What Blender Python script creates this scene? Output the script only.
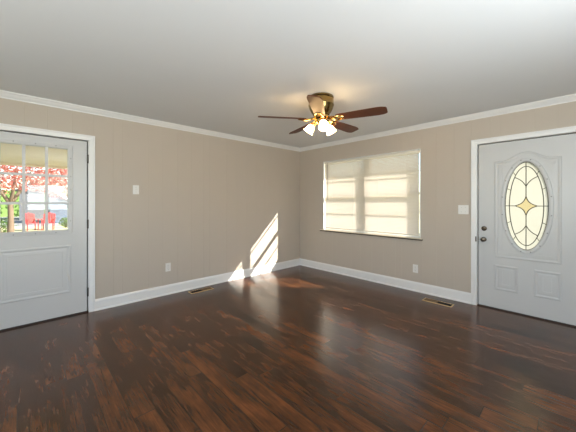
import bpy, math, random
from mathutils import Vector, Matrix
random.seed(7)
for o in list(bpy.data.objects):
    bpy.data.objects.remove(o)
S = bpy.context.scene
COL = S.collection

# ---------------------------------------------------------------- camera
CAM = (4.0475, -4.1881, 1.3145)
YAW = 0.81158
F_PX = 276.6
cd = bpy.data.cameras.new('camera')
cd.sensor_width = 36.0
cd.lens = F_PX * 36.0 / 576.0
cd.shift_y = -(216.0 - 202.3) / 576.0
cd.clip_start = 0.02
cam = bpy.data.objects.new('camera', cd)
cam.location = CAM
cam.rotation_euler = (math.pi / 2, 0, YAW)
COL.objects.link(cam)
S.camera = cam

# ---------------------------------------------------------------- sky, sun, exposure
S.view_settings.view_transform = 'Standard'
S.view_settings.look = 'None'
S.view_settings.gamma = 1.0
S.view_settings.use_curve_mapping = False
S.view_settings.exposure = 0.0

SUN_DIR = Vector((-1.03, -1.0, -1.0)).normalized()
w = bpy.data.worlds.new('sky')
S.world = w
w.use_nodes = True
wn = w.node_tree
bg = wn.nodes['Background']
sky = wn.nodes.new('ShaderNodeTexSky')
sky.sky_type = 'NISHITA'
sky.sun_disc = False
sky.sun_elevation = math.radians(35)
sky.sun_rotation = math.radians(45)
wn.links.new(sky.outputs[0], bg.inputs[0])
bg.inputs[1].default_value = 0.48

sl = bpy.data.lights.new('sun', 'SUN')
sl.energy = 33.0
sl.angle = math.radians(0.53)
sl.color = (1.0, 0.95, 0.89)
so = bpy.data.objects.new('sun', sl)
so.rotation_euler = SUN_DIR.to_track_quat('-Z', 'Y').to_euler()
so.location = (6, 6, 8)
COL.objects.link(so)

def area(name, loc, direction, sx, sy, energy, color):
    l = bpy.data.lights.new(name, 'AREA')
    l.shape = 'RECTANGLE'
    l.size, l.size_y = sx, sy
    l.energy = energy
    l.color = color
    o = bpy.data.objects.new(name, l)
    o.location = loc
    o.rotation_euler = Vector(direction).to_track_quat('-Z', 'Y').to_euler()
    COL.objects.link(o)
    return o
FRONT_Y = -6.0
RIGHT_X = 5.3
# added fill lamps in the added windows, two tilted up to brighten the ceiling
area('daylight', (2.0, FRONT_Y + 0.06, 1.45), (0, 1, 0.0), 1.7, 1.3, 10, (0.84, 0.93, 1.0))
area('daylight', (4.1, FRONT_Y + 0.06, 1.45), (0, 1, 0.8), 1.7, 1.3, 72, (0.84, 0.93, 1.0))
area('daylight', (RIGHT_X - 0.06, -3.3, 1.45), (-1, 0.0, 1.8), 1.7, 1.3, 92, (0.84, 0.93, 1.0))

# ---------------------------------------------------------------- materials
def srgb(r, g, b):
    def f(c):
        c /= 255.0
        return c / 12.92 if c <= 0.04045 else ((c + 0.055) / 1.055) ** 2.4
    return (f(r), f(g), f(b), 1.0)

def new_mat(name):
    m = bpy.data.materials.new(name)
    m.use_nodes = True
    return m, m.node_tree.nodes, m.node_tree.links, m.node_tree.nodes['Principled BSDF']

def mat(name, col, rough=0.5, metal=0.0, bump=0.0, bscale=60.0, vary=0.0, vscale=4.0, spec=0.5, stretch=(1, 1, 1)):
    m, N, L, P = new_mat(name)
    P.inputs['Roughness'].default_value = rough
    P.inputs['Metallic'].default_value = metal
    P.inputs['Specular IOR Level'].default_value = spec
    tc = N.new('ShaderNodeTexCoord')
    mp = N.new('ShaderNodeMapping')
    mp.inputs['Scale'].default_value = stretch
    L.new(tc.outputs['Object'], mp.inputs[0])
    n = N.new('ShaderNodeTexNoise')
    n.inputs['Scale'].default_value = vscale
    n.inputs['Detail'].default_value = 4
    L.new(mp.outputs[0], n.inputs['Vector'])
    mx = N.new('ShaderNodeMix')
    mx.data_type = 'RGBA'
    mx.inputs[6].default_value = tuple(c * (1 - vary) for c in col[:3]) + (1,)
    mx.inputs[7].default_value = tuple(min(1, c * (1 + vary)) for c in col[:3]) + (1,)
    L.new(n.outputs[0], mx.inputs[0])
    L.new(mx.outputs[2], P.inputs['Base Color'])
    if bump > 0:
        n2 = N.new('ShaderNodeTexNoise')
        n2.inputs['Scale'].default_value = bscale
        n2.inputs['Detail'].default_value = 3
        L.new(mp.outputs[0], n2.inputs['Vector'])
        b = N.new('ShaderNodeBump')
        b.inputs['Strength'].default_value = bump
        b.inputs['Distance'].default_value = 0.002
        L.new(n2.outputs[0], b.inputs['Height'])
        L.new(b.outputs[0], P.inputs['Normal'])
    return m

def translucent_mat(name, col, trans_col, fac, rough=0.4):
    m, N, L, P = new_mat(name)
    P.inputs['Base Color'].default_value = col
    P.inputs['Roughness'].default_value = rough
    t = N.new('ShaderNodeBsdfTranslucent')
    tc = N.new('ShaderNodeTexCoord')
    n = N.new('ShaderNodeTexNoise')
    n.inputs['Scale'].default_value = 30
    L.new(tc.outputs['Object'], n.inputs['Vector'])
    mxc = N.new('ShaderNodeMix')
    mxc.data_type = 'RGBA'
    mxc.inputs[6].default_value = tuple(c * 0.94 for c in trans_col[:3]) + (1,)
    mxc.inputs[7].default_value = trans_col
    L.new(n.outputs[0], mxc.inputs[0])
    L.new(mxc.outputs[2], t.inputs['Color'])
    mx = N.new('ShaderNodeMixShader')
    mx.inputs[0].default_value = fac
    L.new(P.outputs[0], mx.inputs[1])
    L.new(t.outputs[0], mx.inputs[2])
    L.new(mx.outputs[0], N['Material Output'].inputs[0])
    return m

def glass_mat():
    m, N, L, P = new_mat('window glass')
    tr = N.new('ShaderNodeBsdfTransparent')
    tr.inputs[0].default_value = (0.95, 0.97, 0.96, 1)
    gl = N.new('ShaderNodeBsdfGlossy')
    gl.inputs['Roughness'].default_value = 0.01
    lw = N.new('ShaderNodeLayerWeight')
    lw.inputs[0].default_value = 0.5
    pw = N.new('ShaderNodeMath')
    pw.operation = 'POWER'
    pw.inputs[1].default_value = 4.0
    L.new(lw.outputs['Facing'], pw.inputs[0])
    fr = N.new('ShaderNodeMapRange')
    fr.inputs[3].default_value = 0.03
    fr.inputs[4].default_value = 0.75
    L.new(pw.outputs[0], fr.inputs[0])
    mx = N.new('ShaderNodeMixShader')
    L.new(fr.outputs[0], mx.inputs[0])
    L.new(tr.outputs[0], mx.inputs[1])
    L.new(gl.outputs[0], mx.inputs[2])
    L.new(mx.outputs[0], N['Material Output'].inputs[0])
    return m

def floor_mat():
    m, N, L, P = new_mat('dark walnut laminate')
    def math_n(op, a, b=None):
        n = N.new('ShaderNodeMath')
        n.operation = op
        for i, v in enumerate((a, b)):
            if v is None:
                continue
            if isinstance(v, (int, float)):
                n.inputs[i].default_value = v
            else:
                L.new(v, n.inputs[i])
        return n.outputs[0]
    tc = N.new('ShaderNodeTexCoord')
    sp = N.new('ShaderNodeSeparateXYZ')
    L.new(tc.outputs['Object'], sp.inputs[0])
    W, LEN = 0.128, 1.21
    yr = math_n('DIVIDE', sp.outputs[1], W)
    row = math_n('FLOOR', yr)
    fy = math_n('FRACT', yr)
    wr = N.new('ShaderNodeTexWhiteNoise')
    wr.noise_dimensions = '1D'
    L.new(row, wr.inputs['W'])
    xr = math_n('ADD', math_n('DIVIDE', sp.outputs[0], LEN), wr.outputs[0])
    plank = math_n('FLOOR', xr)
    fx = math_n('FRACT', xr)
    cv = N.new('ShaderNodeCombineXYZ')
    L.new(row, cv.inputs[0])
    L.new(plank, cv.inputs[1])
    wp = N.new('ShaderNodeTexWhiteNoise')
    wp.noise_dimensions = '2D'
    L.new(cv.outputs[0], wp.inputs['Vector'])
    # grain coordinates: shifted per plank so each board has its own figure
    off = N.new('ShaderNodeVectorMath')
    off.operation = 'MULTIPLY_ADD'
    L.new(wp.outputs['Color'], off.inputs[0])
    off.inputs[1].default_value = (7, 7, 7)
    L.new(tc.outputs['Object'], off.inputs[2])
    def noise(sc, scale, det, rough=0.5):
        mp = N.new('ShaderNodeMapping')
        mp.inputs['Scale'].default_value = sc
        L.new(off.outputs[0], mp.inputs[0])
        n = N.new('ShaderNodeTexNoise')
        n.inputs['Scale'].default_value = scale
        n.inputs['Detail'].default_value = det
        n.inputs['Roughness'].default_value = rough
        L.new(mp.outputs[0], n.inputs['Vector'])
        return n.outputs[0]
    blotch = noise((1.3, 4.0, 1), 2.2, 4, 0.6)
    grain = noise((1.2, 22.0, 1), 5.0, 6, 0.65)
    t = math_n('ADD', math_n('MULTIPLY', blotch, 0.55), math_n('MULTIPLY', grain, 0.42))
    t = math_n('ADD', t, math_n('MULTIPLY', wp.outputs[0], 0.11))
    cr = N.new('ShaderNodeValToRGB')
    e = cr.color_ramp.elements
    e[0].position = 0.40
    e[0].color = srgb(26, 13, 7)
    e[1].position = 0.74
    e[1].color = srgb(120, 70, 36)
    k = cr.color_ramp.elements.new(0.49)
    k.color = srgb(58, 32, 17)
    k = cr.color_ramp.elements.new(0.59)
    k.color = srgb(86, 49, 25)
    k = cr.color_ramp.elements.new(0.27)
    k.color = srgb(10, 5, 3)
    L.new(t, cr.inputs[0])
    # seams
    ey = math_n('MULTIPLY', math_n('MINIMUM', fy, math_n('SUBTRACT', 1.0, fy)), W)
    ex = math_n('MULTIPLY', math_n('MINIMUM', fx, math_n('SUBTRACT', 1.0, fx)), LEN)
    ed = math_n('MINIMUM', ex, ey)
    mr = N.new('ShaderNodeMapRange')
    mr.inputs[1].default_value = 0.0008
    mr.inputs[2].default_value = 0.0034
    L.new(ed, mr.inputs[0])
    mx = N.new('ShaderNodeMix')
    mx.data_type = 'RGBA'
    mx.inputs[6].default_value = srgb(26, 15, 10)
    L.new(mr.outputs[0], mx.inputs[0])
    L.new(cr.outputs[0], mx.inputs[7])
    L.new(mx.outputs[2], P.inputs['Base Color'])
    h = math_n('ADD', mr.outputs[0], math_n('MULTIPLY', grain, 0.25))
    h = math_n('ADD', h, math_n('MULTIPLY', noise((1.0, 5.0, 1), 3.0, 2), 0.5))
    b = N.new('ShaderNodeBump')
    b.inputs['Strength'].default_value = 0.2
    b.inputs['Distance'].default_value = 0.0015
    L.new(h, b.inputs['Height'])
    L.new(b.outputs[0], P.inputs['Normal'])
    rr = N.new('ShaderNodeMapRange')
    rr.inputs[3].default_value = 0.17
    rr.inputs[4].default_value = 0.26
    L.new(grain, rr.inputs[0])
    L.new(rr.outputs[0], P.inputs['Roughness'])
    P.inputs['Specular IOR Level'].default_value = 0.6
    P.inputs['Specular Tint'].default_value = (1.0, 0.85, 0.72, 1)
    return m

M = {}
M['wall'] = mat('greige wall paint', srgb(191, 180, 166), 0.55, bump=0.05, bscale=120, vary=0.012, spec=0.3)
M['ceiling'] = mat('flat ceiling paint', srgb(226, 228, 229), 0.8, bump=0.1, bscale=180, vary=0.01, spec=0.2)
M['trim'] = mat('white trim paint', srgb(232, 231, 228), 0.35, vary=0.01)
M['door'] = mat('white door paint', srgb(202, 202, 200), 0.35, vary=0.008, bump=0.03, bscale=90)
M['floor'] = floor_mat()
M['glass'] = glass_mat()
M['vinyl'] = mat('white vinyl', srgb(230, 230, 226), 0.3, vary=0.01)
M['slat'] = translucent_mat('cream blind slat', srgb(244, 234, 216), srgb(158, 151, 148), 0.42)
M['blind_rail'] = mat('cream blind rail', srgb(232, 226, 212), 0.4, vary=0.01)
M['wand'] = mat('clear grey wand', srgb(120, 106, 86), 0.3, vary=0.02)
M['obscure'] = translucent_mat('textured obscure glass', srgb(225, 226, 215), srgb(172, 172, 165), 0.8, 0.15)
M['amber'] = glass_mat()
for _n in M['amber'].node_tree.nodes:
    if _n.type == 'BSDF_TRANSPARENT':
        _n.inputs[0].default_value = (0.97, 0.91, 0.74, 1)
M['amber'].name = 'amber glass'
M['came'] = mat('dark lead came', srgb(62, 60, 54), 0.5, 0.0, vary=0.05)
M['screw'] = mat('grey screw plug', srgb(150, 150, 146), 0.4, vary=0.03)
M['nickel'] = mat('dark nickel', srgb(96, 86, 74), 0.2, 1.0, vary=0.05)
M['nickel_bright'] = mat('bright nickel', srgb(210, 204, 194), 0.12, 1.0, vary=0.03)
M['hinge'] = mat('dark hinge metal', srgb(92, 88, 82), 0.35, 0.9, vary=0.05)
M['sill'] = mat('cream sill', srgb(214, 202, 178), 0.4, vary=0.02)
M['bronze'] = mat('dark bronze edge', srgb(74, 60, 46), 0.5, vary=0.08)  # dark colour for the painted shade under the stool
M['brass'] = mat('polished brass', srgb(206, 172, 104), 0.14, 1.0, vary=0.04)
M['antique'] = mat('antique brass', srgb(140, 120, 78), 0.2, 1.0, vary=0.06)
M['blade'] = mat('walnut fan blade', srgb(84, 42, 20), 0.5, vary=0.35, vscale=7, spec=0.3, stretch=(1.5, 14, 1))
M['plate'] = mat('white switch plastic', srgb(228, 226, 220), 0.3, vary=0.01)
M['slot'] = mat('dark slot', srgb(50, 46, 42), 0.6, vary=0.05)
M['louver'] = mat('brown vent louvers', srgb(120, 94, 58), 0.45, 0.3, vary=0.05)
M['vent'] = mat('tan painted vent metal', srgb(206, 178, 132), 0.4, 0.4, vary=0.05)
M['vent_dark'] = mat('dark duct', srgb(16, 13, 10), 0.9, vary=0.1)
M['threshold'] = mat('dark threshold', srgb(44, 32, 26), 0.5, vary=0.1)
M['brick'] = mat('tan outside wall', srgb(176, 150, 128), 0.9, vary=0.15, vscale=20, bump=0.3)
M['soffit'] = mat('tan patio soffit', srgb(246, 228, 206), 0.7, vary=0.03)
M['roofing'] = mat('grey shingles', srgb(46, 48, 54), 0.9, vary=0.25, vscale=25, bump=0.4)
M['lawn'] = mat('dry pale lawn', srgb(146, 142, 104), 0.95, vary=0.3, vscale=0.9, bump=0.5)
M['road'] = mat('pale road', srgb(124, 122, 116), 0.9, vary=0.06, vscale=3)
M['leaf_red'] = mat('red maple leaves', srgb(172, 92, 82), 0.6, vary=0.5, vscale=3)
M['leaf_green'] = mat('green leaves', srgb(82, 108, 44), 0.6, vary=0.4, vscale=6)
M['bark'] = mat('pale bark', srgb(84, 68, 52), 0.9, vary=0.25, vscale=12, bump=0.6)
M['siding'] = mat('pale siding', srgb(66, 68, 72), 0.7, vary=0.04)
M['siding_blue'] = mat('blue grey metal roof', srgb(64, 74, 88), 0.5, vary=0.06)
M['sign_green'] = mat('green panel', srgb(58, 112, 74), 0.5, vary=0.05)
M['red_paint'] = mat('red painted metal', srgb(150, 36, 34), 0.7, vary=0.08, spec=0.15)

def shade_mat():
    m, N, L, P = new_mat('lit frosted glass')
    P.inputs['Base Color'].default_value = (0.95, 0.9, 0.8, 1)
    P.inputs['Roughness'].default_value = 0.3
    lw = N.new('ShaderNodeLayerWeight')
    lw.inputs[0].default_value = 0.35
    mr = N.new('ShaderNodeMapRange')
    mr.inputs[3].default_value = 30.0
    mr.inputs[4].default_value = 24.0
    L.new(lw.outputs['Facing'], mr.inputs[0])
    L.new(mr.outputs[0], P.inputs['Emission Strength'])
    P.inputs['Emission Color'].default_value = (1.0, 0.66, 0.31, 1)
    return m
M['shade'] = shade_mat()

# ---------------------------------------------------------------- mesh helpers
class MB:
    def __init__(self):
        self.v, self.f = [], []
    def poly(self, pts):
        b = len(self.v)
        self.v += [tuple(p) for p in pts]
        self.f.append(tuple(range(b, b + len(pts))))
    def box(self, x0, x1, y0, y1, z0, z1):
        b = len(self.v)
        self.v += [(x, y, z) for z in (z0, z1) for y in (y0, y1) for x in (x0, x1)]
        for q in ((0, 2, 3, 1), (4, 5, 7, 6), (0, 1, 5, 4), (2, 6, 7, 3), (0, 4, 6, 2), (1, 3, 7, 5)):
            self.f.append(tuple(b + i for i in q))
        return self
    def xf(self, mtx, start=0):
        for i in range(start, len(self.v)):
            self.v[i] = tuple(mtx @ Vector(self.v[i]))
        return self
    def lathe(self, prof, n=32, mtx=None, cap=True):
        s = len(self.v)
        for r, z in prof:
            for k in range(n):
                a = 2 * math.pi * k / n
                self.v.append((r * math.cos(a), r * math.sin(a), z))
        for i in range(len(prof) - 1):
            for k in range(n):
                a, b = s + i * n + k, s + i * n + (k + 1) % n
                self.f.append((a, b, b + n, a + n))
        if cap:
            self.f.append(tuple(s + k for k in reversed(range(n))))
            self.f.append(tuple(s + (len(prof) - 1) * n + k for k in range(n)))
        if mtx is not None:
            self.xf(mtx, s)
        return self
    def tube(self, pts, r, n=8, cap=True):
        pts = [Vector(p) for p in pts]
        rs = r if isinstance(r, (list, tuple)) else [r] * len(pts)
        s = len(self.v)
        up = None
        for i, p in enumerate(pts):
            t = (pts[min(i + 1, len(pts) - 1)] - pts[max(i - 1, 0)]).normalized()
            if up is None:
                up = Vector((0, 0, 1)) if abs(t.z) < 0.9 else Vector((1, 0, 0))
            a = t.cross(up).normalized()
            up = a.cross(t).normalized()
            for k in range(n):
                q = 2 * math.pi * k / n
                self.v.append(tuple(p + rs[i] * (math.cos(q) * a + math.sin(q) * up)))
        for i in range(len(pts) - 1):
            for k in range(n):
                a, b = s + i * n + k, s + i * n + (k + 1) % n
                self.f.append((a, b, b + n, a + n))
        if cap:
            self.f.append(tuple(s + k for k in reversed(range(n))))
            self.f.append(tuple(s + (len(pts) - 1) * n + k for k in range(n)))
        return self
    def prism(self, poly, fn, a, b):
        """extrude a 2-D outline: fn(p, q, t) -> 3-D point, t from a to b"""
        s, n = len(self.v), len(poly)
        for t in (a, b):
            for p, q in poly:
                self.v.append(tuple(fn(p, q, t)))
        for i in range(n):
            j = (i + 1) % n
            self.f.append((s + i, s + j, s + n + j, s + n + i))
        self.f.append(tuple(s + i for i in reversed(range(n))))
        self.f.append(tuple(s + n + i for i in range(n)))
        return self
    def mould(self, path, prof, fn, closed=True):
        """sweep prof (distance inwards from the path, height) round a 2-D closed path; fn(p, q, h)"""
        n, s = len(path), len(self.v)
        area2 = sum(path[i][0] * path[(i + 1) % n][1] - path[(i + 1) % n][0] * path[i][1] for i in range(n))
        sg = 1 if area2 > 0 else -1
        for i in range(n):
            p = Vector(path[i])
            d0 = (p - Vector(path[i - 1])).normalized()
            d1 = (Vector(path[(i + 1) % n]) - p).normalized()
            n0, n1 = Vector((-d0.y, d0.x)) * sg, Vector((-d1.y, d1.x)) * sg
            mtr = (n0 + n1).normalized()
            mtr = mtr / max(0.3, mtr.dot(n0))
            for o, h in prof:
                q = p + mtr * o
                self.v.append(tuple(fn(q.x, q.y, h)))
        m = len(prof)
        for i in range(n):
            j = (i + 1) % n
            for k in range(m - 1):
                self.f.append((s + i * m + k, s + j * m + k, s + j * m + k + 1, s + i * m + k + 1))
        return self
    def build(self, name, material, parent=None, smooth=False, bevel=0.0, wp=True):
        me = bpy.data.meshes.new(name)
        vs = self.v
        o = None
        me.from_pydata(vs, [], self.f)
        me.validate()
        import bmesh
        bm = bmesh.new()
        bm.from_mesh(me)
        bmesh.ops.recalc_face_normals(bm, faces=bm.faces)
        bm.to_mesh(me)
        bm.free()
        me.materials.append(material)
        o = bpy.data.objects.new(name, me)
        COL.objects.link(o)
        if parent is not None:
            o.parent = parent
        if smooth:
            me.polygons.foreach_set('use_smooth', [True] * len(me.polygons))
            try:
                me.set_sharp_from_angle(angle=math.radians(38))
            except Exception:
                pass
        if bevel > 0:
            b = o.modifiers.new('bevel', 'BEVEL')
            b.width = bevel
            b.segments = 2
            b.limit_method = 'ANGLE'
        return o

def tag(o, label, cat, group=None, kind=None):
    o['label'] = label
    o['category'] = cat
    if group:
        o['group'] = group
    if kind:
        o['kind'] = kind
    return o

def empty(name, loc=(0, 0, 0), rz=0.0):
    e = bpy.data.objects.new(name, None)
    e.empty_display_size = 0.1
    e.location = loc
    e.rotation_euler = (0, 0, rz)
    COL.objects.link(e)
    return e

def copy_tree(o, parent=None):
    c = o.copy()
    COL.objects.link(c)
    if parent is not None:
        c.parent = parent
    for ch in list(o.children):
        copy_tree(ch, c)
    return c

H = 2.44
T = 0.2

# ---------------------------------------------------------------- room shell
def wall(name, fn, length, holes, grooves, label):
    """fn(u, d, z): u along the wall, d from the room face outwards"""
    mb = MB()
    us = {0.0, length}
    for a, b, z0, z1 in holes:
        us |= {a, b}
    prof = [(u, 0.0) for u in us]
    for g in grooves:
        if all(not (a - 0.01 < g < b + 0.01) or z1 < H for a, b, z0, z1 in holes):
            prof += [(g - 0.003, 0.0), (g - 0.001, 0.0013), (g + 0.001, 0.0013), (g + 0.003, 0.0)]
    prof.sort()
    for (u0, d0), (u1, d1) in zip(prof[:-1], prof[1:]):
        if u1 - u0 < 1e-6:
            continue
        um = (u0 + u1) / 2
        zs = [(0.0, H)]
        for a, b, z0, z1 in holes:
            if a <= um <= b:
                zs = [(0.0, z0), (z1, H)]
        for za, zb in zs:
            if zb - za > 1e-4:
                mb.poly([fn(u0, d0, za), fn(u1, d1, za), fn(u1, d1, zb), fn(u0, d0, zb)])
                mb.poly([fn(u0, T, za), fn(u0, T, zb), fn(u1, T, zb), fn(u1, T, za)])
    for a, b, z0, z1 in holes:
        mb.poly([fn(a, 0, z0), fn(a, T, z0), fn(a, T, z1), fn(a, 0, z1)])
        mb.poly([fn(b, 0, z0), fn(b, 0, z1), fn(b, T, z1), fn(b, T, z0)])
        mb.poly([fn(a, 0, z1), fn(a, T, z1), fn(b, T, z1), fn(b, 0, z1)])
        if z0 > 0:
            mb.poly([fn(a, 0, z0), fn(b, 0, z0), fn(b, T, z0), fn(a, T, z0)])
    for u in (0.0, length):
        mb.poly([fn(u, 0, 0), fn(u, T, 0), fn(u, T, H), fn(u, 0, H)])
    mb.poly([fn(0, 0, H), fn(length, 0, H), fn(length, T, H), fn(0, T, H)])
    o = mb.build(name, M['wall'])
    return tag(o, label, 'wall', kind='structure')

LY = -FRONT_Y
D1A, D1B = -4.572, -3.640     # left door opening (y)
D2A, D2B = 3.146, 4.082       # front door opening (x)
DZ = 2.058
WX0, WX1, WZ0, WZ1 = 0.632, 2.450, 0.787, 2.100
def panel_grooves(first, a, b):
    out, offs = [], (0.0, 0.10, 0.41, 0.594, 0.815, 1.017)
    n = -8
    while n < 8:
        for o in offs:
            g = first + 1.22 * n + o
            if a < g < b:
                out.append(g)
        n += 1
    return out
wall('wall_left', lambda u, d, z: (-d, u + FRONT_Y, z), LY, [(D1A - FRONT_Y, D1B - FRONT_Y, 0, DZ)],
     [g - FRONT_Y for g in panel_grooves(-4.2 - 0.41 + 0.0, FRONT_Y + 0.05, -0.05)],
     'long greige panelled wall with a half glazed door on the left')
wall('wall_back', lambda u, d, z: (u, d, z), RIGHT_X, [(D2A, D2B, 0, DZ), (WX0, WX1, WZ0, WZ1)],
     panel_grooves(3.684 - 0.594 + 0.2, 0.05, RIGHT_X - 0.05),
     'greige panelled wall holding the wide window and the oval glass door')
wall('wall_right', lambda u, d, z: (RIGHT_X + d, u + FRONT_Y, z), LY, [(1.8, 3.6, 0.75, 2.1)], [], 'greige wall with one window on the right beyond the front door')
wall('wall_front', lambda u, d, z: (u, FRONT_Y - d, z), RIGHT_X, [(1.1, 2.9, 0.75, 2.1), (3.2, 5.0, 0.75, 2.1)], [],
     'greige wall with two windows behind the viewer')
fl = MB().box(-T, RIGHT_X + T, FRONT_Y - T, T, -0.15, 0.0).build('floor', M['floor'])
tag(fl, 'dark walnut plank floor with a soft gloss', 'floor', kind='structure')
ce = MB().box(-T, RIGHT_X + T, FRONT_Y - T, T, H, H + 0.12).build('ceiling', M['ceiling'])
tag(ce, 'flat off white painted ceiling', 'ceiling', kind='structure')

for i, (fx, c) in enumerate(((lambda u, d, z: (u, FRONT_Y - d, z), 2.0), (lambda u, d, z: (u, FRONT_Y - d, z), 4.1), (lambda u, d, z: (RIGHT_X + d, u, z), -3.3))):
    wmb = MB()  # unseen windows, added to carry the fill lamps
    for (u0, u1, z0, z1) in ((c - 0.9, c - 0.85, 0.75, 2.1), (c + 0.85, c + 0.9, 0.75, 2.1), (c - 0.9, c + 0.9, 0.75, 0.8), (c - 0.9, c + 0.9, 2.05, 2.1), (c - 0.9, c + 0.9, 1.41, 1.45)):
        P = [fx(u, d, z) for u in (u0, u1) for d in (0.06, 0.14) for z in (z0, z1)]
        xs, ys, zs = zip(*P)
        wmb.box(min(xs), max(xs), min(ys), max(ys), min(zs), max(zs))
    tag(wmb.build('window_%d' % (i + 2), M['vinyl']), ['white framed window on the left of the wall behind the viewer', 'white framed window on the right of the wall behind the viewer', 'white framed window in the right hand wall'][i], 'window', kind='structure')

# crown moulding and baseboards, mitred at the room corners
CROWN = [(0, 2.376), (0.010, 2.376), (0.013, 2.388), (0.020, 2.392), (0.030, 2.402), (0.040, 2.416), (0.046, 2.424), (0.056, 2.428), (0.060, 2.44), (0, 2.44)]
BASE = [(0, 0), (0.026, 0), (0.026, 0.010), (0.020, 0.018), (0.015, 0.022), (0.015, 0.112), (0.010, 0.128), (0.005, 0.138), (0, 0.138)]
def run(name, prof, fn, a, b, ma, mb_, label, cat):
    """fn(u, offset, z) along a wall from a to b; ma / mb_: mitre direction at each end (+1 / 0)"""
    m = MB()
    n = len(prof)
    for o, z in prof:
        m.v.append(fn(a + o * ma, o, z))
    for o, z in prof:
        m.v.append(fn(b - o * mb_, o, z))
    for i in range(n):
        j = (i + 1) % n
        m.f.append((i, j, n + j, n + i))
    m.f.append(tuple(reversed(range(n))))
    m.f.append(tuple(range(n, 2 * n)))
    return tag(m.build(name, M['trim'], smooth=False), label, cat, kind='structure')
fL = lambda u, o, z: (o, u, z)
fB = lambda u, o, z: (u, -o, z)
fR = lambda u, o, z: (RIGHT_X - o, u, z)
fF = lambda u, o, z: (u, FRONT_Y + o, z)
run('trim_1', CROWN, fL, FRONT_Y, 0, 1, 1, 'white crown moulding along the long left wall', 'crown moulding')
run('trim_2', CROWN, fB, 0, RIGHT_X, 1, 1, 'white crown moulding above the window and front door', 'crown moulding')
run('trim_3', CROWN, fR, FRONT_Y, 0, 1, 1, 'white crown moulding on the right hand wall', 'crown moulding')
run('trim_4', CROWN, fF, 0, RIGHT_X, 1, 1, 'white crown moulding on the wall behind the viewer', 'crown moulding')
CW = 0.062
run('baseboard_left', BASE, fL, D1B + CW, 0, 0, 1, 'white baseboard along the left wall from door to corner', 'baseboard')
run('baseboard_left.001', BASE, fL, FRONT_Y, D1A - CW, 1, 0, 'white baseboard on the far side of the half glazed door', 'baseboard')
run('baseboard_back', BASE, fB, 0, D2A - CW, 1, 0, 'white baseboard under the wide window', 'baseboard')
run('baseboard_back.001', BASE, fB, D2B + CW, RIGHT_X, 0, 1, 'white baseboard to the right of the front door', 'baseboard')
run('baseboard_right', BASE, fR, FRONT_Y, 0, 1, 1, 'white baseboard on the right hand wall', 'baseboard')
run('baseboard_front', BASE, fF, 0, RIGHT_X, 1, 1, 'white baseboard on the wall behind the viewer', 'baseboard')

# door casings: a stepped board round three sides, with jamb liner behind
def casing(name, fn, a, b, label):
    """fn(u, d, z): d positive into the room"""
    m = MB()
    prof = [(0.0, 0.0), (0.0, 0.010), (0.008, 0.014), (0.040, 0.018), (0.052, 0.022), (CW, 0.022), (CW, 0.0)]
    n = len(prof)
    st = []
    for (u, z, su, sz) in ((a, 0.0, -1, 0), (a, DZ - 0.006, -1, 1), (b, DZ - 0.006, 1, 1), (b, 0.0, 1, 0)):
        st.append(len(m.v))
        for o, d in prof:
            m.v.append(fn(u + su * o, d, z + sz * o))
    for s0, s1 in zip(st[:-1], st[1:]):
        for i in range(n):
            j = (i + 1) % n
            m.f.append((s0 + i, s0 + j, s1 + j, s1 + i))
    m.f.append(tuple(st[0] + i for i in range(n)))
    m.f.append(tuple(st[-1] + i for i in range(n)))
    c = m.build(name, M['trim'])
    tag(c, label, 'door casing', kind='structure')
    j = MB()
    for (u0, u1, z0, z1) in ((a - 0.0, a + 0.003, 0, DZ), (b - 0.003, b, 0, DZ), (a, b, DZ - 0.004, DZ)):
        P = [fn(u, d, z) for u in (u0, u1) for d in (-T, 0.0) for z in (z0, z1)]
        xs, ys, zs = zip(*P)
        j.box(min(xs), max(xs), min(ys), max(ys), min(zs), max(zs))
    j.build('jamb', M['trim'], c)
    # door stop behind the slab, coloured dark to paint the shaded gap
    j = MB()
    for (u0, u1, z0, z1) in ((a, a + 0.022, 0, DZ), (b - 0.022, b, 0, DZ), (a, b, DZ - 0.022, DZ)):
        P = [fn(u, d, z) for u in (u0, u1) for d in (-0.085, -0.060) for z in (z0, z1)]
        xs, ys, zs = zip(*P)
        j.box(min(xs), max(xs), min(ys), max(ys), min(zs), max(zs))
    j.build('weatherstrip', M['threshold'], c)
    t = MB()
    P = [fn(u, d, z) for u in (a, b) for d in (-T, 0.0) for z in (0.0, 0.013)]
    xs, ys, zs = zip(*P)
    t.box(min(xs), max(xs), min(ys), max(ys), min(zs), max(zs))
    t.build('threshold', M['threshold'], c)
    return c
gL = lambda u, d, z: (d, u, z)
gB = lambda u, d, z: (u, -d, z)
casing('trim_5', gL, D1A, D1B, 'white casing round the half glazed door')
cas2 = casing('trim_6', gB, D2A, D2B, 'white casing round the oval glass front door')
MB().box(D2A - 0.016, D2A - 0.002, -0.0215, -0.006, 0.815, 0.878).build('strike_plate', M['hinge'], cas2)

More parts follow.
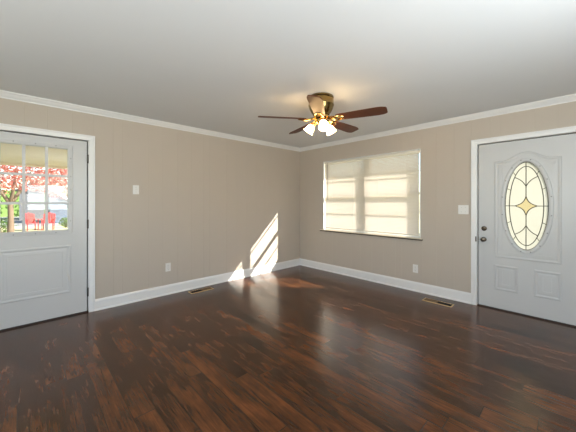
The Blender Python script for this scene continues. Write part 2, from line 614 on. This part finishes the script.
# ---------------------------------------------------------------- doors
def slab_with_hole(mb, a, b, z0, z1, hole, fn, d0, d1):
    """a slab a..b x z0..z1 with a hole outline (list of (u,z), centred star-shaped); fn(u, d, z)"""
    cu = sum(p[0] for p in hole) / len(hole)
    cz = sum(p[1] for p in hole) / len(hole)
    def outer(p):
        du, dz = p[0] - cu, p[1] - cz
        ts = []
        if du > 1e-9: ts.append((b - cu) / du)
        if du < -1e-9: ts.append((a - cu) / du)
        if dz > 1e-9: ts.append((z1 - cz) / dz)
        if dz < -1e-9: ts.append((z0 - cz) / dz)
        t = min(ts)
        return (cu + du * t, cz + dz * t)
    out = [outer(p) for p in hole]
    n = len(hole)
    for d in (d0, d1):
        for i in range(n):
            j = (i + 1) % n
            mb.poly([fn(hole[i][0], d, hole[i][1]), fn(hole[j][0], d, hole[j][1]), fn(out[j][0], d, out[j][1]), fn(out[i][0], d, out[i][1])])
            # close the corner of the rectangle when the two rays end on different sides
            p, q = out[i], out[j]
            if abs(p[0] - q[0]) > 1e-6 and abs(p[1] - q[1]) > 1e-6:
                c = (a if min(p[0], q[0]) <= a + 1e-6 else b, z0 if min(p[1], q[1]) <= z0 + 1e-6 else z1)
                mb.poly([fn(p[0], d, p[1]), fn(q[0], d, q[1]), fn(c[0], d, c[1])])
    for i in range(n):
        j = (i + 1) % n
        mb.poly([fn(hole[i][0], d0, hole[i][1]), fn(hole[i][0], d1, hole[i][1]), fn(hole[j][0], d1, hole[j][1]), fn(hole[j][0], d0, hole[j][1])])
    for p, q in (((a, z0), (b, z0)), ((b, z0), (b, z1)), ((b, z1), (a, z1)), ((a, z1), (a, z0))):
        mb.poly([fn(p[0], d0, p[1]), fn(q[0], d0, q[1]), fn(q[0], d1, q[1]), fn(p[0], d1, p[1])])

def rect(a, b, z0, z1):
    return [(a, z0), (b, z0), (b, z1), (a, z1)]
PANEL = [(0, 0), (0.004, 0.007), (0.012, 0.010), (0.020, 0.006), (0.028, 0.001), (0.040, 0.001), (0.055, 0.006), (0.062, 0.0065)]
RIDGE = [(-0.016, 0), (-0.010, 0.0042), (-0.002, 0.0062), (0.008, 0.0042), (0.014, 0.0005), (0.022, 0.0005), (0.034, 0.0022), (0.060, 0.0026), (0.061, 0.0)]

DF = -0.012        # door face, a little behind the wall plane (d positive into the room)
DBK = -0.056
# left door: nine panes over one raised panel, hung on the right
s1 = MB()
y0, y1 = D1A + 0.014, D1B - 0.015
hole = rect(-4.378, -3.834, 1.000, 1.925)
pts = []
for i in range(4):
    p, q = Vector(hole[i]), Vector(hole[(i + 1) % 4])
    pts += [tuple(p + (q - p) * t / 6) for t in range(6)]
slab_with_hole(s1, y0, y1, 0.016, DZ - 0.018, pts, gL, DF, DBK)
s1.mould(rect(-4.382, -3.820, 0.288, 0.808), RIDGE, lambda u, z, h: gL(u, DF + h, z))
door1 = s1.build('door_1', M['door'])
tag(door1, 'white half glazed back door with nine panes at the left', 'door', kind='structure')
g1 = MB()
fr = lambda u, z, h: gL(u, DF + h, z)
g1.mould(rect(-4.420, -3.792, 0.958, 1.967), [(0, 0), (0.003, 0.010), (0.034, 0.012), (0.044, 0.006), (0.046, -0.02)], fr)
for u in (-4.202, -4.019):
    g1.box(DF - 0.018, DF + 0.004, u - 0.013, u + 0.013, 1.0, 1.925)
for z in (1.305, 1.612):
    g1.box(DF - 0.018, DF + 0.0035, -4.378, -3.834, z - 0.013, z + 0.013)
g1o = g1.build('lite_frame', M['door'], door1)
sc = MB()
for u in (-4.28, -4.11, -3.94):
    for z in (0.975, 1.950):
        sc.lathe([(0.006, 0.0), (0.006, 0.0025), (0.003, 0.003)], 10, Matrix.Translation((DF + 0.011, u, z)) @ Matrix.Rotation(math.pi / 2, 4, 'Y'))
for z in (1.10, 1.305, 1.46, 1.612, 1.82):
    for u in (-3.809, -4.403):
        sc.lathe([(0.006, 0.0), (0.006, 0.0025), (0.003, 0.003)], 10, Matrix.Translation((DF + 0.011, u, z)) @ Matrix.Rotation(math.pi / 2, 4, 'Y'))
sc.build('screw_plugs', M['screw'], g1o)
MB().box(DF - 0.030, DF - 0.026, -4.38, -3.832, 0.998, 1.927).build('glass_panes', M['glass'], door1)
def hinge(parent, x, y, z):
    h = MB()
    h.lathe([(0.008, -0.045), (0.008, 0.045)], 12, Matrix.Translation((x, y, z)))
    h.lathe([(0.005, 0.045), (0.0075, 0.049), (0.004, 0.053)], 12, Matrix.Translation((x, y, z)))
    h.lathe([(0.004, -0.053), (0.0075, -0.049), (0.005, -0.045)], 12, Matrix.Translation((x, y, z)))
    return h.build('hinge', M['hinge'], parent, smooth=True)
for z in (1.833, 1.055, 0.242):
    hinge(door1, 0.002, D1B - 0.006, z)
def knob_set(parent, fn_mtx, dead):
    k = MB()
    k.lathe([(0.030, 0), (0.030, 0.004), (0.026, 0.010), (0.012, 0.014), (0.011, 0.030), (0.020, 0.038), (0.027, 0.048), (0.028, 0.056), (0.022, 0.064), (0.010, 0.067)], 24, fn_mtx)
    k.build('door_knob', M['nickel'], parent, smooth=True)
    d = MB()
    d.lathe([(0.030, 0), (0.030, 0.006), (0.025, 0.012), (0.018, 0.014)], 24, dead)
    s = len(d.v)
    d.box(-0.005, 0.005, -0.016, 0.016, 0.014, 0.028)
    d.xf(dead, s)
    d.build('deadbolt', M['nickel'], parent, smooth=True)
RY = Matrix.Rotation(math.pi / 2, 4, 'Y')
RX = Matrix.Rotation(math.pi / 2, 4, 'X')
knob_set(door1, Matrix.Translation((DF, y0 + 0.06, 0.90)) @ RY, Matrix.Translation((DF, y0 + 0.06, 1.04)) @ RY)

# front door: oval leaded glass, arched panel, two small panels
s2 = MB()
x0, x1 = D2A + 0.015, D2B - 0.014
OX, OZ, OA, OB = 3.620, 1.272, 0.196, 0.516
NO = 72
oval = lambda k, g: [(OX + (OA + g) * math.cos(2 * math.pi * i / k), OZ + (OB + g) * math.sin(2 * math.pi * i / k)) for i in range(k)]
slab_with_hole(s2, x0, x1, 0.016, DZ - 0.018, oval(NO, 0.0), gB, DF, DBK)
fB2 = lambda u, z, h: gB(u, DF + h, z)
arch = [(3.340, 0.655), (3.900, 0.655), (3.900, 1.800)]
for i in range(1, 20):
    t = i / 20.0
    u = 3.900 - 0.56 * t
    s = abs(t - 0.5) / 0.5
    rise = 0.0 if s > 0.80 else 0.088 * (0.5 + 0.5 * math.cos(math.pi * s / 0.80))
    arch.append((u, 1.800 + rise))
arch.append((3.340, 1.800))
s2.mould(arch, RIDGE, fB2)
s2.mould(rect(3.342, 3.535, 0.258, 0.534), RIDGE, fB2)
s2.mould(rect(3.706, 3.898, 0.258, 0.534), RIDGE, fB2)
door2 = s2.build('door_2', M['door'])
tag(door2, 'white front door with an oval leaded glass light', 'door', kind='structure')
ring = MB()
ring.mould(oval(NO, 0.040), [(0, 0), (0.003, 0.009), (0.018, 0.014), (0.034, 0.012), (0.042, 0.004), (0.042, -0.03)], fB2)
ring_o = ring.build('oval_frame', M['door'], door2, smooth=True)
sp = MB()
for k in range(16):
    a = 2 * math.pi * (k + 0.5) / 16
    sp.lathe([(0.007, 0), (0.007, 0.0025), (0.003, 0.003)], 10,
             Matrix.Translation(gB(OX + (OA + 0.024) * math.cos(a), DF + 0.0135, OZ + (OB + 0.024) * math.sin(a))) @ RX)
sp.build('screw_plugs', M['screw'], ring_o)
GD = DF - 0.020
gl = MB()
ov = oval(NO, 0.004)
gl.prism(ov, lambda p, q, t: gB(p, t, q), GD - 0.006, GD)
gl.build('oval_glass', M['obscure'], door2)
def curve(p, q, bow, n=10):
    p, q = Vector(p), Vector(q)
    d = q - p
    nrm = Vector((-d.y, d.x))
    return [tuple(p + d * (i / n) + nrm * bow * math.sin(math.pi * i / n)) for i in range(n + 1)]
lead = MB()
def came(pts, r=0.0046):
    lead.tube([gB(u, GD + 0.002, z) for u, z in pts], r, 6)
IA, IB = OA - 0.044, OB - 0.056
inner = [(OX + IA * math.cos(2 * math.pi * i / 48), OZ + IB * math.sin(2 * math.pi * i / 48)) for i in range(49)]
came(inner)
edge = [(OX + (OA - 0.004) * math.cos(2 * math.pi * i / 48), OZ + (OB - 0.004) * math.sin(2 * math.pi * i / 48)) for i in range(49)]
came(edge, 0.0045)
DW, DH = 0.100, 0.112
tips = [(OX + DW, OZ), (OX, OZ + DH), (OX - DW, OZ), (OX, OZ - DH)]
dia = []
for i in range(4):
    c = curve(tips[i], tips[(i + 1) % 4], 0.16)
    came(c)
    dia += c[:-1]
came([(OX - OA + 0.004, OZ), tips[2]])
came([tips[0], (OX + OA - 0.004, OZ)])
for sg in (1, -1):
    came([tips[1] if sg > 0 else tips[3], (OX, OZ + sg * (OB - 0.004))])
    for sx in (1, -1):
        came(curve((OX, OZ + sg * 0.228), (OX + sx * 0.103, OZ + sg * 0.338), 0.10 * sg * sx))
for a in (24, 52, 128, 156, 204, 232, 308, 336):
    t = math.radians(a)
    came([(OX + IA * math.cos(t), OZ + IB * math.sin(t)), (OX + (OA - 0.004) * math.cos(t), OZ + (OB - 0.004) * math.sin(t))], 0.0036)
lead.build('lead_came', M['came'], door2, smooth=True)
am = MB()
am.prism(dia, lambda p, q, t: gB(p, t, q), GD + 0.0002, GD + 0.0016)
am.build('amber_diamond', M['amber'], door2)
knob_set(door2, Matrix.Translation((x0 + 0.054, -DF, 0.848)) @ RX, Matrix.Translation((x0 + 0.058, -DF, 0.985)) @ RX)
for z in (1.833, 1.055, 0.242):
    hinge(door2, D2B - 0.005, -0.002, z)

# ---------------------------------------------------------------- window with its frame, sashes and stool
wf = MB()
e = 0.0
FT = 0.010
for (a, b, z0, z1) in ((WX0, WX0 + FT, WZ0, WZ1), (WX1 - FT, WX1, WZ0, WZ1), (WX0, WX1, WZ1 - FT, WZ1)):
    wf.box(a, b, -0.002, T + 0.005, z0, z1)
wf.box(WX0, WX1, 0.03, T + 0.03, WZ0 - 0.0, WZ0 + 0.018)
MX = 1.522
wf.box(MX - 0.034, MX + 0.034, 0.062, 0.150, WZ0 + 0.018, WZ1 - FT)
win = wf.build('window_1', M['vinyl'])
tag(win, 'wide double window behind a cream slatted blind', 'window', kind='structure')
ZM = 1.450
for (a, b) in ((WX0 + FT, MX - 0.034), (MX + 0.034, WX1 - FT)):
    for low in (True, False):
        z0, z1 = (WZ0 + 0.018, ZM + 0.018) if low else (ZM - 0.018, WZ1 - FT)
        ya, yb = (0.080, 0.108) if low else (0.110, 0.138)
        s = MB()
        w_ = 0.034
        s.box(a, a + w_, ya, yb, z0, z1).box(b - w_, b, ya, yb, z0, z1)
        s.box(a + w_, b - w_, ya, yb, z0, z0 + (0.045 if low else 0.034)).box(a + w_, b - w_, ya, yb, z1 - 0.034, z1)
        zm = 1.170 if low else 1.795
        s.box(a + w_, b - w_, ya + 0.006, yb - 0.006, zm - 0.008, zm + 0.008)
        so_ = s.build('sash', M['vinyl'], win)
        ym = (ya + yb) / 2
        MB().box(a + w_ - 0.004, b - w_ + 0.004, ym - 0.002, ym + 0.002, z0 + 0.03, z1 - 0.03).build('glass_panes', M['glass'], so_)
st = MB()
st.prism([(-0.036, 0.775), (0.030, 0.775), (0.030, WZ0 + 0.001), (-0.030, WZ0 + 0.001), (-0.036, WZ0 - 0.003)], lambda p, q, t: (t, p, q), 0.566, 2.474)
sill = st.build('window_sill', M['sill'], win, bevel=0.0015)
MB().box(0.566, 2.478, -0.030, 0.0, 0.757, 0.775).build('sill_apron', M['bronze'], sill)  # dark strip paints in the shade below the stool

# slatted blind hung inside the opening
bl = empty('window_blind', (1.540, 0.020, 2.084))
tag(bl, 'closed cream horizontal slat blind filling the wide window', 'blind')
BX = 0.883
hb = MB().box(-BX, BX, -0.020, 0.022, -0.036, 0.001)
hb.build('headrail', M['blind_rail'], bl, bevel=0.003)
sb = MB()
PITCH, SW, TILT = 0.0212, 0.0258, math.radians(60)
zt, zbm = -0.050, -1.238
n = int((zt - zbm) / PITCH)
for i in range(n + 1):
    z = zt - i * PITCH
    prof = []
    for k in range(4):
        s = (k / 3.0 - 0.5) * SW
        crown = 0.0012 * (1 - (2 * k / 3.0 - 1) ** 2)
        # s runs from the room side (low) to the glass side (high)
        prof.append((s * math.cos(TILT) - crown * math.sin(TILT), z + s * math.sin(TILT) + crown * math.cos(TILT)))
    b0 = len(sb.v)
    for (yy, zz) in prof:
        sb.v += [(-BX + 0.003, yy, zz), (BX - 0.003, yy, zz)]
    for k in range(3):
        q = b0 + 2 * k
        sb.f.append((q, q + 1, q + 3, q + 2))
slats = sb.build('slats', M['slat'], bl, smooth=True)
MB().box(-BX + 0.002, BX - 0.002, -0.012, 0.012, -1.268, -1.246).build('bottom_rail', M['blind_rail'], bl, bevel=0.003)
for x in (-0.70, -0.235, 0.235, 0.70):
    lc = MB()
    for yy in (-0.0150, 0.0150):
        lc.tube([(x, yy, -0.036), (x, yy, -1.246)], 0.0012, 5)
    lc.build('ladder_cord', M['blind_rail'], bl)
MB().tube([(-0.800, -0.024, -0.025), (-0.798, -0.026, -0.06), (-0.798, -0.026, -0.72)], [0.003, 0.0045, 0.0045], 8).build('tilt_wand', M['wand'], bl, smooth=True)

# ---------------------------------------------------------------- ceiling fan
RM = 0.0
fan = empty('ceiling_fan', (2.150, -1.900, H))
tag(fan, 'brass ceiling fan with five dark wood blades and three lit glass shades', 'ceiling fan')
MB().lathe([(0.0, 0.0), (0.122, 0.0), (0.132, -0.006), (0.134, -0.020), (0.126, -0.030)], 40, cap=False).build('canopy', M['antique'], fan, smooth=True)
MB().lathe([(0.126, -0.030), (0.132, -0.036), (0.133, -0.085), (0.136, -0.090), (0.136, -0.098), (0.132, -0.104), (0.126, -0.128), (0.110, -0.160), (0.094, -0.182), (0.088, -0.190), (0.088, -0.198), (0.0, -0.198)], 40, cap=False).build('motor_housing', M['antique'], fan, smooth=True)
MB().lathe([(0.0, -0.198), (0.078, -0.198), (0.082, -0.206), (0.082, -0.226), (0.074, -0.236), (0.0, -0.236)], 32, cap=False).build('flywheel', M['brass'], fan, smooth=True)
PIT = math.radians(13)
for i in range(5):
    a = 0.81158 + math.radians(-27.5 + 72 * i - (2.5 if i == 4 else 0))
    R = Matrix.Rotation(a, 4, 'Z')
    Pm = R @ Matrix.Translation((0, 0, -0.242)) @ Matrix.Rotation(-PIT, 4, 'X')
    out = []
    def half(x):
        if x < 0.20:
            return 0.050 + 0.008 * (x - 0.17) / 0.03
        if x < 0.56:
            return 0.058 + 0.014 * (x - 0.20) / 0.36
        t = (x - 0.56) / 0.105
        return 0.072 - 0.020 * t ** 3
    xs = [0.170, 0.185, 0.20, 0.30, 0.40, 0.50, 0.56, 0.59, 0.615, 0.635, 0.650, 0.660, 0.665]
    up = [(x, half(x)) for x in xs]
    out = up + [(0.670, 0.036), (0.670, -0.036)] + [(x, -h) for x, h in reversed(up)]
    b = MB()
    b.prism(out, lambda p, q, t: (p, q, t), -0.004, 0.004)
    b.xf(Pm)
    b.build('blade', M['blade'], fan, bevel=0.0015)
    k = MB()
    for sg in (-1, 1):
        k.tube([(0.070, sg * 0.012, 0.012), (0.110, sg * 0.022, 0.000), (0.150, sg * 0.040, -0.012), (0.200, sg * 0.038, -0.0105), (0.245, sg * 0.012, -0.0095)], [0.010, 0.009, 0.009, 0.008, 0.006], 8)
    k.tube([(0.140, -0.040, -0.011), (0.150, 0.0, -0.013), (0.140, 0.040, -0.011)], 0.007, 8)
    k.tube([(0.070, 0, 0.012), (0.120, 0, -0.004), (0.245, 0, -0.010)], [0.012, 0.009, 0.006], 8)
    for (px, py) in ((0.190, 0.030), (0.190, -0.030), (0.240, 0.0)):
        k.lathe([(0.008, -0.014), (0.008, -0.005)], 10, Matrix.Translation((px, py, 0)))
    k.xf(Pm)
    k.build('blade_iron', M['brass'], fan, smooth=True)
MB().lathe([(0.0, -0.236), (0.045, -0.236), (0.062, -0.246), (0.066, -0.262), (0.060, -0.280), (0.040, -0.294), (0.020, -0.302), (0.012, -0.316), (0.0, -0.320)], 32, cap=False).build('light_fitter', M['brass'], fan, smooth=True)
for i in range(3):
    a = 0.81158 + math.radians(-90 + 4 + 120 * i)
    R = Matrix.Rotation(a, 4, 'Z')
    am_ = MB()
    am_.tube([(0.045, 0, -0.268), (0.070, 0, -0.262), (0.079, 0, -0.266), (0.084, 0, -0.278)], 0.008, 8)
    tilt = Matrix.Translation((0.084, 0, -0.274)) @ Matrix.Rotation(math.radians(-38), 4, 'Y')
    am_.lathe([(0.010, 0.004), (0.026, 0.0), (0.029, -0.008), (0.029, -0.024), (0.026, -0.026)], 20, tilt)
    am_.xf(R)
    ao = am_.build('lamp_arm', M['brass'], fan, smooth=True)
    sh = MB()
    po = [(0.024, -0.018), (0.029, -0.030), (0.043, -0.052), (0.050, -0.078), (0.054, -0.100), (0.063, -0.122), (0.066, -0.128)]
    pi_ = [(r - 0.003, z) for r, z in reversed(po)]
    sh.lathe(po + pi_, 28, R @ tilt @ Matrix.Scale(0.86, 4), cap=False)
    sh.build('lamp_shade', M['shade'], ao, smooth=True)
    bu = MB()
    bu.lathe([(0.010, -0.026), (0.014, -0.045), (0.025, -0.068), (0.028, -0.085), (0.022, -0.102), (0.008, -0.110)], 18, R @ tilt @ Matrix.Scale(0.86, 4))
    bu.build('bulb', M['shade'], ao, smooth=True)

# ---------------------------------------------------------------- plates and vents
def wall_item(name, loc, rz):
    return empty(name, loc, rz)
# local frame: x along the wall, y out of the wall towards the room is -y, z up
def outlet(loc, rz, label):
    e_ = wall_item('wall_outlet', loc, rz)
    tag(e_, label, 'outlet', 'white wall outlets')
    MB().box(-0.037, 0.037, -0.006, 0.0, -0.060, 0.060).build('cover_plate', M['plate'], e_, bevel=0.003)
    for z in (0.0235, -0.0235):
        r = MB()
        oc = [(0.017 * max(-1, min(1, 1.25 * math.cos(2 * math.pi * k / 24))), z + 0.0165 * max(-1, min(1, 1.1 * math.sin(2 * math.pi * k / 24)))) for k in range(24)]
        r.prism(oc, lambda p, q, t: (p, -t, q), 0.006, 0.0085)
        ro = r.build('receptacle', M['plate'], e_)
        sl_ = MB()
        sl_.box(-0.0075, -0.0050, -0.0088, -0.0084, z - 0.001, z + 0.008).box(0.0050, 0.0075, -0.0088, -0.0084, z - 0.001, z + 0.007)
        sl_.lathe([(0.0026, 0.0), (0.0026, 0.0004)], 10, Matrix.Translation((0, -0.0084, z - 0.008)) @ RX)
        sl_.build('slots', M['slot'], ro)
    MB().lathe([(0.0035, 0), (0.003, 0.0012)], 12, Matrix.Translation((0, -0.006, 0)) @ RX).build('screw', M['screw'], e_)
    return e_
def switch(loc, rz, gangs, label):
    e_ = wall_item('light_switch', loc, rz)
    tag(e_, label, 'light switch')
    hw = 0.037 + 0.023 * (gangs - 1)
    MB().box(-hw, hw, -0.006, 0.0, -0.060, 0.060).build('cover_plate', M['plate'], e_, bevel=0.003)
    for g in range(gangs):
        x = (g - (gangs - 1) / 2) * 0.046
        c = MB()
        c.box(x - 0.006, x + 0.006, -0.0072, -0.005, -0.013, 0.013)
        c.prism([(-0.006, -0.004), (-0.017, 0.007), (-0.015, 0.011), (-0.006, 0.005)], lambda p, q, t: (t, p, q), x - 0.004, x + 0.004)
        c.build('toggle', M['plate'], e_)
        for z in (0.030, -0.030):
            MB().lathe([(0.0035, 0), (0.003, 0.0012)], 12, Matrix.Translation((x, -0.006, z)) @ RX).build('screw', M['screw'], e_)
    return e_
HP = math.pi / 2
switch((0.0, -3.128, 1.480), HP, 1, 'single white light switch on the left wall beside the half glazed door')
switch((2.994, 0.0, 1.218), 0.0, 2, 'double white light switch left of the front door')
outlet((0.0, -2.711, 0.388), HP, 'white wall outlet low on the left wall above the baseboard')
outlet((2.376, 0.0, 0.332), 0.0, 'white wall outlet low under the right end of the window')

vent = empty('floor_vent', (0.160, -2.285, 0.0), HP)
tag(vent, 'tan metal floor vent beside the left wall baseboard', 'floor vent', 'tan floor vents')
fv = MB()
fv.mould(rect(-0.178, 0.178, -0.066, 0.066), [(0, 0.0), (0.003, 0.004), (0.012, 0.006), (0.014, 0.001)], lambda p, q, h: (p, q, h))
fv.build('frame', M['vent'], vent)
MB().box(-0.168, 0.168, -0.056, 0.056, 0.0, 0.001).build('duct', M['vent_dark'], vent)  # flat dark plate painted as the shaded opening below the louvers
for k in range(2):
    lv = MB()
    for i in range(13 if k else 5):
        x = -0.158 + k * 0.160 + i * (0.0125 if k else 0.034)
        s0 = len(lv.v)
        lv.box(-0.0005, 0.0005, -0.054, 0.054, -0.0040, 0.0040)
        lv.xf(Matrix.Translation((x + 0.004, 0, 0.0048)) @ Matrix.Rotation(math.radians(50 if k else -10), 4, 'Y'), s0)
    lv.box(-0.166 if k == 0 else 0.0, 0.0 if k == 0 else 0.166, -0.002, 0.002, 0.0014, 0.0040)
    lv.build('louver_bank', M['louver'] if k else M['vent_dark'], vent)  # first bank coloured dark for the shade seen between its louvers
v2 = copy_tree(vent)
v2.location = (2.766, -0.262, 0.0)
v2.rotation_euler = (0, 0, math.pi)
v2['label'] = 'tan metal floor vent below the window, near the front door'

# ---------------------------------------------------------------- outside
GZ = -0.30
lawn = MB().box(-60, 40, -40, 40, GZ - 0.2, GZ).build('ground', M['lawn'])
tag(lawn, 'sunlit pale lawn outside the house', 'lawn', kind='structure')
# eave over the front wall
ev = MB()
ev.prism([(-FRONT_Y * -1 - 0.6, H + 0.13), (0.70, H + 0.012), (0.72, H + 0.012), (0.72, H + 0.15), (-2.6, 3.9), (-FRONT_Y * -1 - 0.6, H + 0.16)], lambda p, q, t: (t, p, q), -0.35, RIGHT_X + 0.4)
eo = ev.build('roof', M['roofing'])
tag(eo, 'grey shingled house roof with overhanging eave', 'roof', kind='structure')
# patio roof outside the left door
pr = empty('patio_roof', (-0.21, -4.2, GZ))
tag(pr, 'tan boarded patio roof seen through the top panes of the door', 'patio roof')
p_ = MB()
p_.prism([(0.0, 2.66), (-4.1, 2.44), (-4.1, 2.52), (0.0, 2.76)], lambda p, q, t: (p, t, q), -2.6, 4.4)
p_.build('soffit', M['soffit'], pr)
MB().box(-4.1, -4.0, -2.6, 4.4, 2.40, 2.47).build('beam', M['soffit'], pr)
for y in (-2.5, 4.3):
    MB().box(-4.1, -4.0, y - 0.05, y + 0.05, 0.0, 2.42).build('post', M['soffit'], pr)
sl2 = MB().box(-4.3, -T - 0.02, -7.2, 0.4, GZ, GZ + 0.06).build('patio_slab', M['road'])
tag(sl2, 'pale concrete patio slab outside the back door', 'patio', kind='structure')
rd = MB().box(-40, -21, -30, 30, GZ, GZ + 0.02).build('road', M['road'])
tag(rd, 'pale road across the far side of the lawn', 'road', kind='structure')

def leaves(center, radii, count, size, seed):
    rn = random.Random(seed)
    m = MB()
    for _ in range(count):
        while True:
            p = Vector((rn.uniform(-1, 1), rn.uniform(-1, 1), rn.uniform(-1, 1)))
            if 0.25 < p.length < 1:
                break
        c = Vector(center) + Vector((p.x * radii[0], p.y * radii[1], p.z * radii[2]))
        u = Vector((rn.gauss(0, 1), rn.gauss(0, 1), rn.gauss(0, 1))).normalized()
        v = u.orthogonal().normalized()
        s = size * rn.uniform(0.6, 1.3)
        m.poly([c - u * s, c - v * s * 0.55, c + u * s, c + v * s * 0.55])
    return m
def tree(loc, h, fork, crown_c, crown_r, count, seed, label, group=None):
    t = empty('maple_tree', loc)
    tag(t, label, 'tree', group)
    k = MB()
    k.tube([(0, 0, 0), (0.02, 0.01, fork * 0.5), (0, 0, fork)], [0.13, 0.10, 0.095], 10)
    for (dx, dy) in ((0.1, -0.75), (-0.1, 0.7), (0.5, 0.2)):
        k.tube([(0, 0, fork - 0.06), (dx * 0.4, dy * 0.4, fork + 0.45), (dx, dy, h)], [0.085, 0.06, 0.025], 8)
    k.build('trunk', M['bark'], t, smooth=True)
    leaves(crown_c, crown_r, count, 0.075, seed).build('foliage', M['leaf_red'], t)
    return t
tree((-12.95, -4.66, GZ), 3.1, 1.62, (0.3, 0.5, 3.15), (1.5, 1.9, 1.05), 2600, 1, 'red leaved maple with a forked trunk on the lawn')
tree((-20.5, -1.9, GZ), 3.4, 2.0, (0, 0.2, 3.0), (1.6, 2.2, 1.3), 2200, 2, 'smaller red leaved maple farther back beside the road')
tree((-28.0, -7.3, GZ), 4.0, 2.2, (0, 0.2, 3.4), (2.0, 2.5, 1.7), 2600, 5, 'distant red leaved maple across the road')

def shrub(loc, r, seed, label):
    t = empty('garden_shrub', loc)
    tag(t, label, 'shrub')
    k = MB()
    for i in range(5):
        a = i * 1.256
        k.tube([(0, 0, 0), (0.35 * r * math.cos(a), 0.35 * r * math.sin(a), r * 1.1)], [0.018, 0.008], 6)
    k.build('stems', M['bark'], t)
    leaves((0, 0, r * 0.95), (r, r, r * 0.9), 420, 0.05, seed).build('foliage', M['leaf_green'], t)
shrub((-14.5, -4.95, GZ), 0.46, 11, 'green leafy shrub left of the forked maple trunk')
shrub((-18.6, -2.3, GZ), 0.36, 12, 'low green shrub right of the red lawn chairs')

hg = MB()
rn = random.Random(21)
hg.box(-40.0, -39.0, -16, 8, GZ, 2.6)
for _ in range(1500):
    c = Vector((-38.9, rn.uniform(-16, 8), rn.uniform(GZ, 3.3)))
    u = Vector((rn.gauss(0, 0.4), rn.gauss(0, 1), rn.gauss(0, 1))).normalized()
    v = u.orthogonal().normalized()
    s_ = rn.uniform(0.10, 0.22)
    hg.poly([c - u * s_, c - v * s_ * 0.6, c + u * s_, c + v * s_ * 0.6])
tag(hg.build('hedge', M['leaf_green']), 'tall clipped green hedge behind the outbuilding across the road', 'hedge')

def house(loc, wx, wy, hw, hr, label, wall_m, roof_m):
    h = empty('neighbour_house', loc)
    tag(h, label, 'house')
    MB().box(-wx / 2, wx / 2, -wy / 2, wy / 2, 0, hw).build('wall', wall_m, h)
    r = MB()
    r.prism([(-wy / 2 - 0.3, hw), (wy / 2 + 0.3, hw), (0, hr)], lambda p, q, t: (t, p, q), -wx / 2 - 0.3, wx / 2 + 0.3)
    r.build('roof', roof_m, h)
    return h
h1 = house((-32.5, -3.75, GZ), 4.0, 1.7, 2.7, 3.5, 'pale grey outbuilding with a shingled roof across the road', M['siding'], M['roofing'])
MB().box(2.0, 2.03, -0.1, 0.6, 1.5, 2.1).build('door_panel', M['sign_green'], h1)
lt = empty('garden_shed', (-25.5, -2.85, GZ))
tag(lt, 'low shed with a blue grey roof sloping down to the right', 'shed')
MB().prism([(0.0, 0.0), (2.2, 0.0), (2.2, 1.0), (0.0, 2.6)], lambda p, q, t: (t, p, q), -2.0, 2.0).build('wall', M['siding_blue'], lt)
MB().prism([(-0.1, 2.73), (2.5, 0.84), (2.5, 0.92), (-0.1, 2.85)], lambda p, q, t: (t, p, q), -2.2, 2.2).build('roof', M['siding_blue'], lt)
bb = MB()
bb.prism([(-0.1, 2.62), (2.5, 0.73), (2.5, 0.95), (-0.1, 2.88)], lambda p, q, t: (t, p, q), 2.2, 2.28)
bb.build('bargeboard', M['vinyl'], lt)

def lawn_chair():
    c = empty('lawn_chair', (0, 0, GZ))
    s = MB()
    for i in range(5):
        s.box(-0.24 + i * 0.098, -0.16 + i * 0.098, -0.25, 0.25, 0.40, 0.42)
    s.build('seat', M['red_paint'], c)
    b = MB()
    for i in range(5):
        y = -0.22 + i * 0.11
        b.prism([(-0.24, 0.40), (-0.40, 0.92 + 0.04 * (2 - abs(i - 2))), (-0.42, 0.92 + 0.04 * (2 - abs(i - 2))), (-0.26, 0.40)], lambda p, q, t: (p, t, q), y - 0.045, y + 0.045)
    b.build('backrest', M['red_paint'], c)
    for sx in (-0.20, 0.22):
        for sy in (-0.24, 0.24):
            MB().box(sx - 0.02, sx + 0.02, sy - 0.02, sy + 0.02, 0.0, 0.42 if sx < 0 else 0.62).build('leg', M['red_paint'], c)
    for sy in (-0.27, 0.27):
        MB().box(-0.30, 0.30, sy - 0.04, sy + 0.04, 0.62, 0.64).build('armrest', M['red_paint'], c)
    return c
c1 = lawn_chair()
for i, (x, y, r, lab) in enumerate(((-17.6, -3.95, 0.3, 'red slatted lawn chair nearest the forked maple'),
                                    (-17.5, -3.22, -0.2, 'red slatted lawn chair farther right on the lawn'))):
    c = c1 if i == 0 else copy_tree(c1)
    c.location = (x, y, GZ)
    c.rotation_euler = (0, 0, r)
    tag(c, lab, 'chair', 'red lawn chairs outside')
